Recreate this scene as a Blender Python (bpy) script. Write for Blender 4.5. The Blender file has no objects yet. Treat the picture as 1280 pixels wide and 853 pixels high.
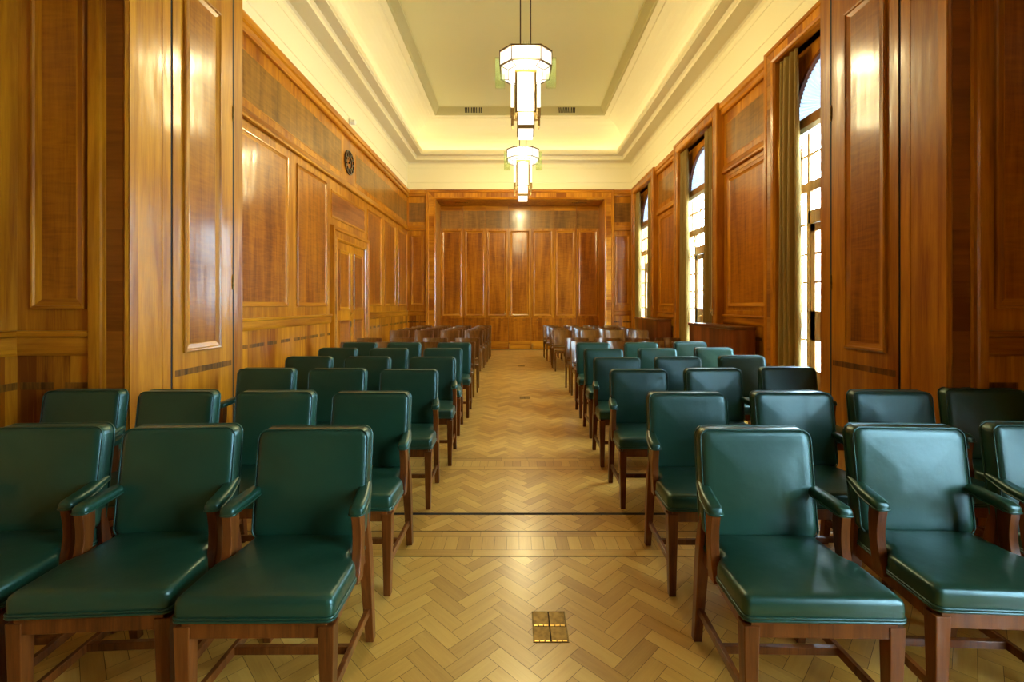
import bpy, bmesh, math, random
from math import pi, sin, cos, sqrt
from mathutils import Vector, Matrix
random.seed(7)
C = bpy.context.scene.collection
# ------------------------------------------------------------------ measures
F, VX, HY, H = 570.0, 644.5, 381.5, 1.40        # focal length in px, vanishing point, eye height
XL, XR = -3.21, 3.52                            # panelled side walls of the long room
XP = 3.44                                       # plaster face above the window wall
P1, P2 = 2.80, 3.95                             # dividing wall: near and far faces
JL, JR = -2.365, 2.64                           # jambs of both wide openings
YB, YD = 13.5, 14.33                            # end wall, folding doors
ZW = 4.80                                       # top of the panelling
WIN = [5.18, 8.75, 12.31]                       # window centres in the long room

# ------------------------------------------------------------------ materials
def new_mat(name):
    m = bpy.data.materials.new(name); m.use_nodes = True
    nt = m.node_tree; nt.nodes.clear()
    out = nt.nodes.new('ShaderNodeOutputMaterial')
    return m, nt, out

def N(nt, kind, **kw):
    n = nt.nodes.new(kind)
    for k, v in kw.items():
        if k.startswith('i_'):
            key = k[2:].replace('_', ' ')
            n.inputs[key].default_value = v
        else:
            setattr(n, k, v)
    return n

def ramp(nt, fac, stops):
    r = nt.nodes.new('ShaderNodeValToRGB')
    el = r.color_ramp.elements
    el[0].position, el[0].color = stops[0][0], (*stops[0][1], 1)
    el[1].position, el[1].color = stops[-1][0], (*stops[-1][1], 1)
    for p, c in stops[1:-1]:
        e = el.new(p); e.color = (*c, 1)
    nt.links.new(fac, r.inputs[0])
    return r

def wood(name, axis, dark, light, rough=0.34, coat=0.6, coat_rough=0.15, ripple=0.0, tile=None, scale=1.0, wav=0.16):
    m, nt, out = new_mat(name)
    L = nt.links
    tc = N(nt, 'ShaderNodeTexCoord'); oi = N(nt, 'ShaderNodeObjectInfo')
    add = N(nt, 'ShaderNodeVectorMath', operation='MULTIPLY_ADD')
    L.new(oi.outputs['Random'], add.inputs[0]); add.inputs[1].default_value = (17, 11, 23)
    L.new(tc.outputs['Object'], add.inputs[2])
    def mapped(a, b):
        s = [a * scale] * 3; s['xyz'.index(axis)] = b * scale
        mp = N(nt, 'ShaderNodeMapping'); mp.inputs['Scale'].default_value = s
        L.new(add.outputs[0], mp.inputs[0]); return mp
    n1 = N(nt, 'ShaderNodeTexNoise', i_Scale=1.0, i_Detail=6.0, i_Roughness=0.6, i_Distortion=0.7)
    L.new(mapped(9, 0.7).outputs[0], n1.inputs['Vector'])
    n2 = N(nt, 'ShaderNodeTexNoise', i_Scale=1.0, i_Detail=4.0, i_Roughness=0.65)
    L.new(mapped(95, 4.0).outputs[0], n2.inputs['Vector'])
    n3 = N(nt, 'ShaderNodeTexNoise', i_Scale=1.0, i_Detail=2.0)
    L.new(mapped(1.8, 0.8).outputs[0], n3.inputs['Vector'])
    a1 = N(nt, 'ShaderNodeMath', operation='MULTIPLY_ADD'); a1.inputs[1].default_value = 0.22
    L.new(n2.outputs[0], a1.inputs[0])
    a2 = N(nt, 'ShaderNodeMath', operation='MULTIPLY'); a2.inputs[1].default_value = 0.62
    L.new(n1.outputs[0], a2.inputs[0]); L.new(a2.outputs[0], a1.inputs[2])
    a3 = N(nt, 'ShaderNodeMath', operation='MULTIPLY_ADD'); a3.inputs[1].default_value = 0.36
    L.new(n3.outputs[0], a3.inputs[0]); L.new(a1.outputs[0], a3.inputs[2])
    val = a3.outputs[0]
    if ripple:
        w = N(nt, 'ShaderNodeTexNoise', i_Scale=1.0, i_Detail=2.0, i_Distortion=1.2)
        L.new(mapped(5, 34).outputs[0], w.inputs['Vector'])
        r = N(nt, 'ShaderNodeMath', operation='MULTIPLY_ADD'); r.inputs[1].default_value = ripple
        L.new(w.outputs[0], r.inputs[0]); L.new(val, r.inputs[2]); val = r.outputs[0]
        off = 0.5 * ripple
    else:
        off = 0
    if tile:      # veneer leaves laid side by side, each a shade of its own
        ax, wd = tile
        sp = N(nt, 'ShaderNodeSeparateXYZ'); L.new(tc.outputs['Object'], sp.inputs[0])
        q = N(nt, 'ShaderNodeMath', operation='DIVIDE'); q.inputs[1].default_value = wd
        L.new(sp.outputs['XYZ'.index(ax.upper())], q.inputs[0])
        fl = N(nt, 'ShaderNodeMath', operation='FLOOR'); L.new(q.outputs[0], fl.inputs[0])
        wn = N(nt, 'ShaderNodeTexWhiteNoise', noise_dimensions='1D'); L.new(fl.outputs[0], wn.inputs['W'])
        r = N(nt, 'ShaderNodeMath', operation='MULTIPLY_ADD'); r.inputs[1].default_value = 0.26
        L.new(wn.outputs['Value'], r.inputs[0]); L.new(val, r.inputs[2]); val = r.outputs[0]
        off += 0.13
    mid = tuple((a + b) / 2 for a, b in zip(dark, light))
    cr = ramp(nt, val, [(0.455 + off, dark), (0.60 + off, mid), (0.745 + off, light)])
    p = N(nt, 'ShaderNodeBsdfPrincipled')
    L.new(cr.outputs[0], p.inputs['Base Color'])
    p.inputs['Roughness'].default_value = rough
    p.inputs['Coat Weight'].default_value = coat
    p.inputs['Coat Roughness'].default_value = coat_rough
    p.inputs['Coat IOR'].default_value = 1.5
    p.inputs['Specular IOR Level'].default_value = 0.15
    b = N(nt, 'ShaderNodeBump'); b.inputs['Strength'].default_value = wav; b.inputs['Distance'].default_value = 0.02
    nb = N(nt, 'ShaderNodeTexNoise', i_Scale=1.0, i_Detail=2.0)
    L.new(mapped(7, 1.6).outputs[0], nb.inputs['Vector'])
    L.new(nb.outputs[0], b.inputs['Height'])
    L.new(b.outputs[0], p.inputs['Coat Normal']); L.new(b.outputs[0], p.inputs['Normal'])
    L.new(p.outputs[0], out.inputs[0])
    return m

def plain(name, col, rough=0.5, metal=0.0, bump=0.0, bscale=60, coat=0.0, var=0.0, spec=0.5, sheen=0.0):
    m, nt, out = new_mat(name); L = nt.links
    p = N(nt, 'ShaderNodeBsdfPrincipled')
    p.inputs['Base Color'].default_value = (*col, 1); p.inputs['Roughness'].default_value = rough
    p.inputs['Metallic'].default_value = metal; p.inputs['Coat Weight'].default_value = coat
    p.inputs['Specular IOR Level'].default_value = spec
    p.inputs['Sheen Weight'].default_value = sheen
    tc = N(nt, 'ShaderNodeTexCoord')
    nz = N(nt, 'ShaderNodeTexNoise', i_Scale=bscale, i_Detail=4.0); L.new(tc.outputs['Object'], nz.inputs['Vector'])
    if var:
        lo = tuple(c * (1 - var) for c in col); hi = tuple(min(1, c * (1 + var)) for c in col)
        r = ramp(nt, nz.outputs[0], [(0.35, lo), (0.65, hi)]); L.new(r.outputs[0], p.inputs['Base Color'])
    if bump:
        b = N(nt, 'ShaderNodeBump'); b.inputs['Strength'].default_value = bump; b.inputs['Distance'].default_value = 0.004
        L.new(nz.outputs[0], b.inputs['Height']); L.new(b.outputs[0], p.inputs['Normal'])
    L.new(p.outputs[0], out.inputs[0]); return m

def emit(name, col, strength):
    m, nt, out = new_mat(name)
    e = N(nt, 'ShaderNodeEmission'); e.inputs[0].default_value = (*col, 1); e.inputs[1].default_value = strength
    nt.links.new(e.outputs[0], out.inputs[0]); return m

GOLD_D, GOLD_L = (0.235, 0.059, 0.0015), (0.57, 0.222, 0.008)
PAN_D, PAN_L = (0.16, 0.036, 0.001), (0.44, 0.142, 0.004)
SHADED_RED_D, SHADED_RED_L = (0.15, 0.035, 0.002), (0.27, 0.078, 0.005)  # shadowed tones of the near crossband
M = {}
for ax in 'xyz':
    M['gold_' + ax] = wood('walnut_frame_' + ax, ax, GOLD_D, GOLD_L)
M['panel'] = wood('walnut_panel_veneer', 'z', PAN_D, PAN_L, ripple=0.22, scale=0.8)
M['frieze'] = wood('burr_frieze_veneer', 'z', (0.13, 0.05, 0.007), (0.33, 0.145, 0.02), ripple=0.30, scale=0.55)
M['board_y'] = wood('walnut_boards_y', 'z', GOLD_D, GOLD_L, tile=('y', 0.21))
M['board_x'] = wood('walnut_boards_x', 'z', PAN_D, GOLD_L, tile=('x', 0.21))
M['cross_z'] = wood('crossband_upright_shaded', 'x', SHADED_RED_D, SHADED_RED_L, scale=1.4, tile=('z', 0.31))  # near opening's crossband, its shade put into a darker, redder colour
M['cross_zy'] = wood('crossband_upright_side', 'y', (0.20, 0.068, 0.010), (0.42, 0.175, 0.026), scale=1.4, tile=('z', 0.31))
M['cross_z_lit'] = wood('crossband_upright_lit', 'x', GOLD_D, GOLD_L, scale=1.4, tile=('z', 0.31))  # same crossband wood in its lit tone, for the far opening
M['cross_x'] = wood('crossband_lintel', 'z', GOLD_D, GOLD_L, scale=1.4, tile=('x', 0.3))
M['cross_y'] = wood('crossband_lintel_side', 'z', GOLD_D, GOLD_L, scale=1.4, tile=('y', 0.3))
M['inlay'] = wood('dark_inlay', 'z', (0.05, 0.018, 0.002), (0.26, 0.095, 0.008), scale=3)
M['cabinet'] = wood('mahogany_cabinet', 'z', (0.085, 0.020, 0.004), (0.25, 0.068, 0.012), tile=('y', 0.16))
M['cabinet_top'] = wood('mahogany_cabinet_top', 'y', (0.07, 0.017, 0.003), (0.16, 0.045, 0.009))
M['chair_wood'] = wood('chair_mahogany', 'z', (0.066, 0.015, 0.002), (0.21, 0.058, 0.008), rough=0.36, coat=0.4, coat_rough=0.15, scale=2)
M['bistro'] = wood('brown_beech', 'z', (0.085, 0.032, 0.005), (0.25, 0.105, 0.018), rough=0.3, coat=0.8, coat_rough=0.12, scale=2)
M['window_oak'] = wood('window_oak', 'z', (0.19, 0.085, 0.018), (0.36, 0.18, 0.045), rough=0.4, coat=0.4)
M['plaster'] = plain('cream_plaster', (0.82, 0.77, 0.54), 0.75, bump=0.02, bscale=90)
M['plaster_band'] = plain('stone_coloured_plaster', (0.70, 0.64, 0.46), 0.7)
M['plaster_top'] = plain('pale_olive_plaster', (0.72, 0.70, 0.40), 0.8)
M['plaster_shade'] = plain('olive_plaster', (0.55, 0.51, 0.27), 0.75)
M['brass'] = plain('brass', (0.72, 0.47, 0.14), 0.28, metal=1.0)
M['dull_brass'] = plain('tarnished_brass', (0.20, 0.135, 0.05), 0.5, metal=1.0, var=0.25, bscale=40)
M['bronze'] = plain('dark_bronze', (0.075, 0.045, 0.018), 0.4, metal=0.8)
M['black'] = plain('black_gap', (0.008, 0.005, 0.003), 0.8)
M['white_plastic'] = plain('white_plastic', (0.8, 0.8, 0.76), 0.4)
M['steel'] = plain('grey_track', (0.45, 0.46, 0.47), 0.4, metal=0.6)
M['clock_ink'] = plain('clock_dark_bronze', (0.035, 0.016, 0.006), 0.4)
M['stone'] = plain('terrace_stone', (0.6, 0.6, 0.58), 0.8, var=0.15, bscale=3)
LAMP = (1.0, 0.85, 0.47)
def opal():
    m, nt, out = new_mat('lantern_opal_glass')
    e = N(nt, 'ShaderNodeEmission'); e.inputs[0].default_value = (1.0, 0.9, 0.68, 1); e.inputs[1].default_value = 1.9
    t = N(nt, 'ShaderNodeBsdfTransparent'); t.inputs[0].default_value = (1, 0.97, 0.9, 1)
    mx = N(nt, 'ShaderNodeMixShader'); mx.inputs[0].default_value = 0.5
    nt.links.new(t.outputs[0], mx.inputs[1]); nt.links.new(e.outputs[0], mx.inputs[2]); nt.links.new(mx.outputs[0], out.inputs[0]); return m
M['lamp'] = opal()

def leather():
    m, nt, out = new_mat('green_leather'); L = nt.links
    tc = N(nt, 'ShaderNodeTexCoord'); oi = N(nt, 'ShaderNodeObjectInfo')
    add = N(nt, 'ShaderNodeVectorMath', operation='MULTIPLY_ADD')
    L.new(oi.outputs['Random'], add.inputs[0]); add.inputs[1].default_value = (7, 5, 3); L.new(tc.outputs['Object'], add.inputs[2])
    n1 = N(nt, 'ShaderNodeTexNoise', i_Scale=3.5, i_Detail=3.0); L.new(add.outputs[0], n1.inputs['Vector'])
    r = ramp(nt, n1.outputs[0], [(0.3, (0.006, 0.034, 0.016)), (0.7, (0.010, 0.048, 0.024))])
    p = N(nt, 'ShaderNodeBsdfPrincipled'); L.new(r.outputs[0], p.inputs['Base Color'])
    p.inputs['Roughness'].default_value = 0.33; p.inputs['Specular IOR Level'].default_value = 0.85; p.inputs['Specular Tint'].default_value = (0.62, 0.93, 1.0, 1)
    n2 = N(nt, 'ShaderNodeTexNoise', i_Scale=9.0, i_Detail=3.0); L.new(add.outputs[0], n2.inputs['Vector'])
    n3 = N(nt, 'ShaderNodeTexVoronoi', i_Scale=420.0); L.new(add.outputs[0], n3.inputs['Vector'])
    b1 = N(nt, 'ShaderNodeBump'); b1.inputs['Strength'].default_value = 0.12; b1.inputs['Distance'].default_value = 0.02
    L.new(n2.outputs[0], b1.inputs['Height'])
    b2 = N(nt, 'ShaderNodeBump'); b2.inputs['Strength'].default_value = 0.10; b2.inputs['Distance'].default_value = 0.001
    L.new(n3.outputs[0], b2.inputs['Height']); L.new(b1.outputs[0], b2.inputs['Normal'])
    L.new(b2.outputs[0], p.inputs['Normal']); L.new(p.outputs[0], out.inputs[0])
    return m
M['leather'] = leather()

def parquet():
    m, nt, out = new_mat('oak_parquet'); L = nt.links
    uv = N(nt, 'ShaderNodeUVMap'); uv.uv_map = 'grain'
    at = N(nt, 'ShaderNodeAttribute', attribute_name='tone')
    mp = N(nt, 'ShaderNodeMapping'); mp.inputs['Scale'].default_value = (2.5, 34, 1); L.new(uv.outputs[0], mp.inputs[0])
    n1 = N(nt, 'ShaderNodeTexNoise', i_Scale=1.0, i_Detail=6.0, i_Roughness=0.6, i_Distortion=0.5); L.new(mp.outputs[0], n1.inputs['Vector'])
    mp2 = N(nt, 'ShaderNodeMapping'); mp2.inputs['Scale'].default_value = (9, 210, 1); L.new(uv.outputs[0], mp2.inputs[0])
    n2 = N(nt, 'ShaderNodeTexNoise', i_Scale=1.0, i_Detail=3.0); L.new(mp2.outputs[0], n2.inputs['Vector'])
    sp = N(nt, 'ShaderNodeSeparateColor'); L.new(at.outputs['Color'], sp.inputs[0])
    a = N(nt, 'ShaderNodeMath', operation='MULTIPLY_ADD'); a.inputs[1].default_value = 0.35; L.new(n1.outputs[0], a.inputs[0])
    b = N(nt, 'ShaderNodeMath', operation='MULTIPLY'); b.inputs[1].default_value = 0.40; L.new(sp.outputs[0], b.inputs[0]); L.new(b.outputs[0], a.inputs[2])
    c = N(nt, 'ShaderNodeMath', operation='MULTIPLY_ADD'); c.inputs[1].default_value = 0.17; L.new(n2.outputs[0], c.inputs[0]); L.new(a.outputs[0], c.inputs[2])
    cr = ramp(nt, c.outputs[0], [(0.15, (0.35, 0.165, 0.022)), (0.5, (0.56, 0.31, 0.052)), (0.85, (0.70, 0.44, 0.105))])
    p = N(nt, 'ShaderNodeBsdfPrincipled'); L.new(cr.outputs[0], p.inputs['Base Color'])
    p.inputs['Roughness'].default_value = 0.33; p.inputs['Specular IOR Level'].default_value = 0.5
    p.inputs['Coat Weight'].default_value = 0.35; p.inputs['Coat Roughness'].default_value = 0.22
    bp = N(nt, 'ShaderNodeBump'); bp.inputs['Strength'].default_value = 0.06; bp.inputs['Distance'].default_value = 0.003
    L.new(n1.outputs[0], bp.inputs['Height']); L.new(bp.outputs[0], p.inputs['Normal'])
    L.new(p.outputs[0], out.inputs[0]); return m
M['parquet'] = parquet()
M['floor_base'] = plain('dark_joint', (0.06, 0.03, 0.008), 0.6)

def velvet():
    m, nt, out = new_mat('olive_velvet'); L = nt.links
    tc = N(nt, 'ShaderNodeTexCoord')
    mp = N(nt, 'ShaderNodeMapping'); mp.inputs['Scale'].default_value = (7, 7, 0.8); L.new(tc.outputs['Object'], mp.inputs[0])
    n1 = N(nt, 'ShaderNodeTexNoise', i_Scale=1.0, i_Detail=4.0); L.new(mp.outputs[0], n1.inputs['Vector'])
    r = ramp(nt, n1.outputs[0], [(0.3, (0.20, 0.118, 0.014)), (0.7, (0.27, 0.165, 0.024))])
    p = N(nt, 'ShaderNodeBsdfPrincipled'); L.new(r.outputs[0], p.inputs['Base Color'])
    p.inputs['Roughness'].default_value = 0.7; p.inputs['Sheen Weight'].default_value = 0.12
    p.inputs['Sheen Tint'].default_value = (0.75, 0.72, 0.5, 1)
    L.new(p.outputs[0], out.inputs[0]); return m
M['velvet'] = velvet()

def glass_mat(name, tint, refl=0.08):
    m, nt, out = new_mat(name); L = nt.links
    t = N(nt, 'ShaderNodeBsdfTransparent'); t.inputs[0].default_value = (*tint, 1)
    g = N(nt, 'ShaderNodeBsdfGlossy'); g.inputs['Roughness'].default_value = 0.02
    lw = N(nt, 'ShaderNodeLayerWeight'); lw.inputs[0].default_value = 0.5
    pw = N(nt, 'ShaderNodeMath', operation='POWER'); pw.inputs[1].default_value = 5.0; L.new(lw.outputs['Facing'], pw.inputs[0])
    fr = N(nt, 'ShaderNodeMath', operation='MULTIPLY_ADD'); fr.inputs[1].default_value = 0.9; fr.inputs[2].default_value = 0.04; L.new(pw.outputs[0], fr.inputs[0])
    mx = N(nt, 'ShaderNodeMixShader'); L.new(fr.outputs[0], mx.inputs[0]); L.new(t.outputs[0], mx.inputs[1]); L.new(g.outputs[0], mx.inputs[2])
    L.new(mx.outputs[0], out.inputs[0]); return m
M['glass'] = glass_mat('window_glass', (0.97, 0.99, 0.98))
def fin_glass():
    m, nt, out = new_mat('green_fin_glass'); L = nt.links
    t = N(nt, 'ShaderNodeBsdfTransparent'); t.inputs[0].default_value = (0.92, 0.95, 0.86, 1)
    d = N(nt, 'ShaderNodeBsdfTranslucent'); d.inputs[0].default_value = (0.7, 0.8, 0.62, 1)
    g = N(nt, 'ShaderNodeBsdfDiffuse'); g.inputs[0].default_value = (0.65, 0.74, 0.56, 1)
    a = N(nt, 'ShaderNodeMixShader'); a.inputs[0].default_value = 0.5; L.new(d.outputs[0], a.inputs[1]); L.new(g.outputs[0], a.inputs[2])
    b = N(nt, 'ShaderNodeMixShader'); b.inputs[0].default_value = 0.04; L.new(t.outputs[0], b.inputs[1]); L.new(a.outputs[0], b.inputs[2])
    L.new(b.outputs[0], out.inputs[0]); return m
M['fin'] = fin_glass()
def shade_mat():
    m, nt, out = new_mat('pleated_sun_shade'); L = nt.links
    d = N(nt, 'ShaderNodeBsdfDiffuse'); d.inputs[0].default_value = (0.55, 0.6, 0.64, 1)
    t = N(nt, 'ShaderNodeBsdfTranslucent'); t.inputs[0].default_value = (0.245, 0.25, 0.265, 1)
    a = N(nt, 'ShaderNodeMixShader'); a.inputs[0].default_value = 0.75; L.new(d.outputs[0], a.inputs[1]); L.new(t.outputs[0], a.inputs[2])
    L.new(a.outputs[0], out.inputs[0]); return m
M['shade'] = shade_mat()

# ------------------------------------------------------------------ mesh helpers
class MB:
    def __init__(self, xf=None):
        self.v, self.f, self.m = [], [], []
        self.xf = xf or (lambda a, b, c: (a, b, c))
    def vert(self, a, b, c):
        self.v.append(self.xf(a, b, c)); return len(self.v) - 1
    def face(self, idx, mi=0):
        self.f.append(idx); self.m.append(mi)
    def box(self, a0, a1, b0, b1, c0, c1, mi=0):
        i = [self.vert(a, b, c) for c in (c0, c1) for b in (b0, b1) for a in (a0, a1)]
        for q in ((0, 1, 3, 2), (4, 6, 7, 5), (0, 4, 5, 1), (2, 3, 7, 6), (0, 2, 6, 4), (1, 5, 7, 3)):
            self.face([i[k] for k in q], mi)
    def quad(self, p, mi=0):
        self.face([self.vert(*q) for q in p], mi)
    def loft(self, rings, closed=True, cap0=False, cap1=False, mi=0, mis=None):
        ids = [[self.vert(*p) for p in r] for r in rings]
        n = len(ids[0])
        for k in range(len(ids) - 1):
            mm = mis[k] if mis else mi
            for j in range(n if closed else n - 1):
                j2 = (j + 1) % n
                self.face([ids[k][j], ids[k][j2], ids[k + 1][j2], ids[k + 1][j]], mm)
        if cap0: self.face(list(reversed(ids[0])), mi if not mis else mis[0])
        if cap1: self.face(list(ids[-1]), mi if not mis else mis[-1])
        return ids
    def tube(self, pts, r, n=8, closed=False, mi=0, rs=None):
        pts = [Vector(p) for p in pts]; rings = []
        L = len(pts)
        for i, p in enumerate(pts):
            a = pts[(i - 1) % L] if (closed or i > 0) else p
            b = pts[(i + 1) % L] if (closed or i < L - 1) else p
            t = (b - a).normalized()
            up = Vector((0, 0, 1)) if abs(t.z) < 0.9 else Vector((1, 0, 0))
            s = t.cross(up).normalized(); u = s.cross(t)
            rr = rs[i] if rs else r
            rings.append([tuple(p + s * (rr * cos(2 * pi * k / n)) + u * (rr * sin(2 * pi * k / n))) for k in range(n)])
        if closed: rings.append(rings[0])
        self.loft(rings, True, not closed, not closed, mi)
    def cyl(self, c, axis, r, h, n=20, mi=0, r2=None):
        c = Vector(c); r2 = r if r2 is None else r2
        e = {'x': (Vector((0, 1, 0)), Vector((0, 0, 1)), Vector((1, 0, 0))), 'y': (Vector((1, 0, 0)), Vector((0, 0, 1)), Vector((0, 1, 0))),
             'z': (Vector((1, 0, 0)), Vector((0, 1, 0)), Vector((0, 0, 1)))}[axis]
        rings = [[tuple(c + e[2] * t + e[0] * (rr * cos(2 * pi * k / n)) + e[1] * (rr * sin(2 * pi * k / n))) for k in range(n)] for t, rr in ((0, r), (h, r2))]
        self.loft(rings, True, True, True, mi)
    # wall-space pieces: a = along the wall, b = height, c = out of the wall
    def frame(self, u0, u1, z0, z1, prof, mi=0, mis=None):
        rings = [[(u0 + o, z0 + o, d), (u1 - o, z0 + o, d), (u1 - o, z1 - o, d), (u0 + o, z1 - o, d)] for o, d in prof]
        ids = [[self.vert(*p) for p in r] for r in rings]
        for k in range(len(ids) - 1):
            for j in range(4):
                j2 = (j + 1) % 4
                self.face([ids[k][j], ids[k][j2], ids[k + 1][j2], ids[k + 1][j]], mis[j] if mis else mi)
        return ids
    def ext(self, prof, u0, u1, mi=0):
        self.loft([[(u0, z, d) for z, d in prof], [(u1, z, d) for z, d in prof]], True, True, True, mi)
    def portal(self, u0, u1, z1, prof, mside, mtop, zb=0.0):
        """Mitred surround of an opening; prof = (outward offset, d); mside/mtop give a material per step."""
        ids = [[self.vert(u0 - o, zb, d), self.vert(u0 - o, z1 + o, d), self.vert(u1 + o, z1 + o, d), self.vert(u1 + o, zb, d)] for o, d in prof]
        for k in range(len(ids) - 1):
            for j in range(3):
                self.face([ids[k][j], ids[k][j + 1], ids[k + 1][j + 1], ids[k + 1][j]], (mtop if j == 1 else mside)[k])
    def build(self, name, mats, parent=None, smooth=False, kind=None, bevel=0):
        me = bpy.data.meshes.new(name)
        me.from_pydata(self.v, [], self.f); 
        for mm in (mats if isinstance(mats, (list, tuple)) else [mats]): me.materials.append(M[mm] if isinstance(mm, str) else mm)
        me.polygons.foreach_set('material_index', self.m)
        bm = bmesh.new(); bm.from_mesh(me)
        bmesh.ops.remove_doubles(bm, verts=bm.verts, dist=1e-6)
        bmesh.ops.recalc_face_normals(bm, faces=bm.faces)
        bm.to_mesh(me); bm.free()
        o = bpy.data.objects.new(name, me); C.objects.link(o)
        if smooth:
            me.polygons.foreach_set('use_smooth', [True] * len(me.polygons))
            if smooth != 'all':
                me.set_sharp_from_angle(angle=smooth)
        if bevel:
            b = o.modifiers.new('edge', 'BEVEL'); b.width = bevel; b.segments = 2; b.limit_method = 'ANGLE'
        if parent is not None: o.parent = parent
        if kind: o['kind'] = kind
        return o

def tag(o, label, cat, group=None, kind=None):
    o['label'] = label; o['category'] = cat
    if group: o['group'] = group
    if kind: o['kind'] = kind
    return o
def empty(name, loc=(0, 0, 0), rz=0.0):
    o = bpy.data.objects.new(name, None); C.objects.link(o); o.location = loc; o.rotation_euler = (0, 0, rz); o.empty_display_size = 0.1
    return o
def copy_tree(o, parent=None):
    c = o.copy(); C.objects.link(c)
    if parent is not None: c.parent = parent
    for ch in list(o.children): copy_tree(ch, c)
    return c

def rrect(x0, x1, y0, y1, r, n=6, taper=0.0):
    """Rounded rectangle outline; taper narrows the y1 end by that much on each side."""
    r = max(r, 0.0005); pts = []
    for cx, cy, a0 in ((x1 - r, y0 + r, -90), (x1 - r, y1 - r, 0), (x0 + r, y1 - r, 90), (x0 + r, y0 + r, 180)):
        for k in range(n + 1):
            a = math.radians(a0 + 90 * k / n)
            pts.append([cx + r * cos(a), cy + r * sin(a)])
    if taper:
        xm = (x0 + x1) / 2; hw = (x1 - x0) / 2
        for p in pts:
            t = (p[1] - y0) / (y1 - y0)
            p[0] = xm + (p[0] - xm) * (hw - taper * t) / hw
    return pts

# ------------------------------------------------------------------ floor
def clip(poly, x0, x1, y0, y1):
    def cut(ps, f):
        out = []
        for i in range(len(ps)):
            a, b = ps[i], ps[(i + 1) % len(ps)]
            fa, fb = f(a), f(b)
            if fa >= 0: out.append(a)
            if (fa >= 0) != (fb >= 0):
                t = fa / (fa - fb)
                out.append(tuple(a[k] + (b[k] - a[k]) * t for k in range(4)))
        return out
    for f in (lambda p: p[0] - x0, lambda p: x1 - p[0], lambda p: p[1] - y0, lambda p: y1 - p[1]):
        poly = cut(poly, f)
        if len(poly) < 3: return []
    return poly

def build_floor():
    base = MB(); base.box(-3.9, 4.3, -6.5, 14.7, -0.12, -0.003)
    floor = base.build('floor', 'floor_base', kind='structure')
    polys = []          # (list of (x, y, u, v), tone)
    g = 0.0008
    def block(cx, cy, l, w, ang, region):
        s0, s1 = random.random() * 40, random.random() * 40
        ca, sa = cos(ang), sin(ang); ps = []
        for a, b in ((-1, -1), (1, -1), (1, 1), (-1, 1)):
            u, v = a * (l / 2 - g), b * (w / 2 - g)
            ps.append((cx + u * ca - v * sa, cy + u * sa + v * ca, u + s0, v + s1))
        ps = clip(ps, *region)
        if ps: polys.append((ps, random.random()))
    L, W = 0.23, 0.07
    def herring(x0, x1, y0, y1, ox=0.10, oy=0.02):
        reg = (x0, x1, y0, y1); s2 = sqrt(2)
        nj = int(9 / (L * s2)) + 4
        for j in range(-nj, nj):
            for i in range(int((y0 - 2) / (W * s2)), int((y1 + 2) / (W * s2)) + 1):
                for kind in (0, 1):
                    if kind == 0:
                        a, b, ang = i * W + j * L + L / 2, i * W - j * L + W / 2, 0
                    else:
                        a, b, ang = i * W + j * L + L + W / 2, (i + 1) * W - j * L - L / 2, pi / 2
                    X, Y = (a - b) / s2 + ox, (a + b) / s2 + oy
                    if X < x0 - .2 or X > x1 + .2 or Y < y0 - .2 or Y > y1 + .2: continue
                    # (a,b) -> world: a axis lies along (1,1), b axis along (-1,1)
                    block(X, Y, L, W, ang + pi / 4, reg)
    def strip(x0, x1, y0, l, w, cross=False):
        x = x0 - random.random() * l
        while x < x1:
            if cross: block(x + w / 2, y0 + l / 2, l, w, pi / 2, (x0, x1, y0, y0 + l)); x += w
            else: block(x + l / 2, y0 + w / 2, l, w, 0, (x0, x1, y0, y0 + w)); x += l
    def border(x0, x1, y0):
        strip(x0, x1, y0, 0.46, 0.066); strip(x0, x1, y0 + 0.066, 0.145, 0.072, True); strip(x0, x1, y0 + 0.211, 0.235, 0.066)
    A = (-3.3, 3.9)
    herring(*A, -0.9, 2.534)
    border(*A, 2.541)
    herring(*A, 2.824, 3.040)
    herring(*A, 3.072, 3.880)
    border(*A, 3.887)
    herring(*A, 4.171, 14.3)
    me = bpy.data.meshes.new('parquet'); vs, fs = [], []
    for ps, t in polys:
        k = len(vs); vs += [(p[0], p[1], 0.0) for p in ps]; fs.append(list(range(k, k + len(ps))))
    me.from_pydata(vs, [], fs)
    uv = me.uv_layers.new(name='grain'); col = me.color_attributes.new('tone', 'FLOAT_COLOR', 'CORNER')
    uv = me.uv_layers['grain']; col = me.color_attributes['tone']; k = 0
    for ps, t in polys:
        for p in ps:
            uv.data[k].uv = (p[2], p[3]); col.data[k].color = (t, t, t, 1); k += 1
    me.materials.append(M['parquet'])
    o = bpy.data.objects.new('parquet_blocks', me); C.objects.link(o); o.parent = floor
    mb = MB()                       # track slot of the folding doors, brass-edged, and the dark strings of the borders
    mb.box(JL, JR, 3.044, 3.068, -0.003, -0.0005, 0)
    s = mb.build('door_track', ['black'], floor)
    return floor
build_floor()

# ------------------------------------------------------------------ panelling
mapL = lambda u, z, d: (XL + d, u, z)
mapR = lambda u, z, d: (XR - d, u, z)
mapB = lambda u, z, d: (u, YB - d, z)
mapD = lambda u, z, d: (u, YD - d, z)
mapF = lambda u, z, d: (u, P1 - d, z)
mapJL = lambda u, z, d: (JL + d, u, z)
mapJR = lambda u, z, d: (JR - d, u, z)

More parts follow.
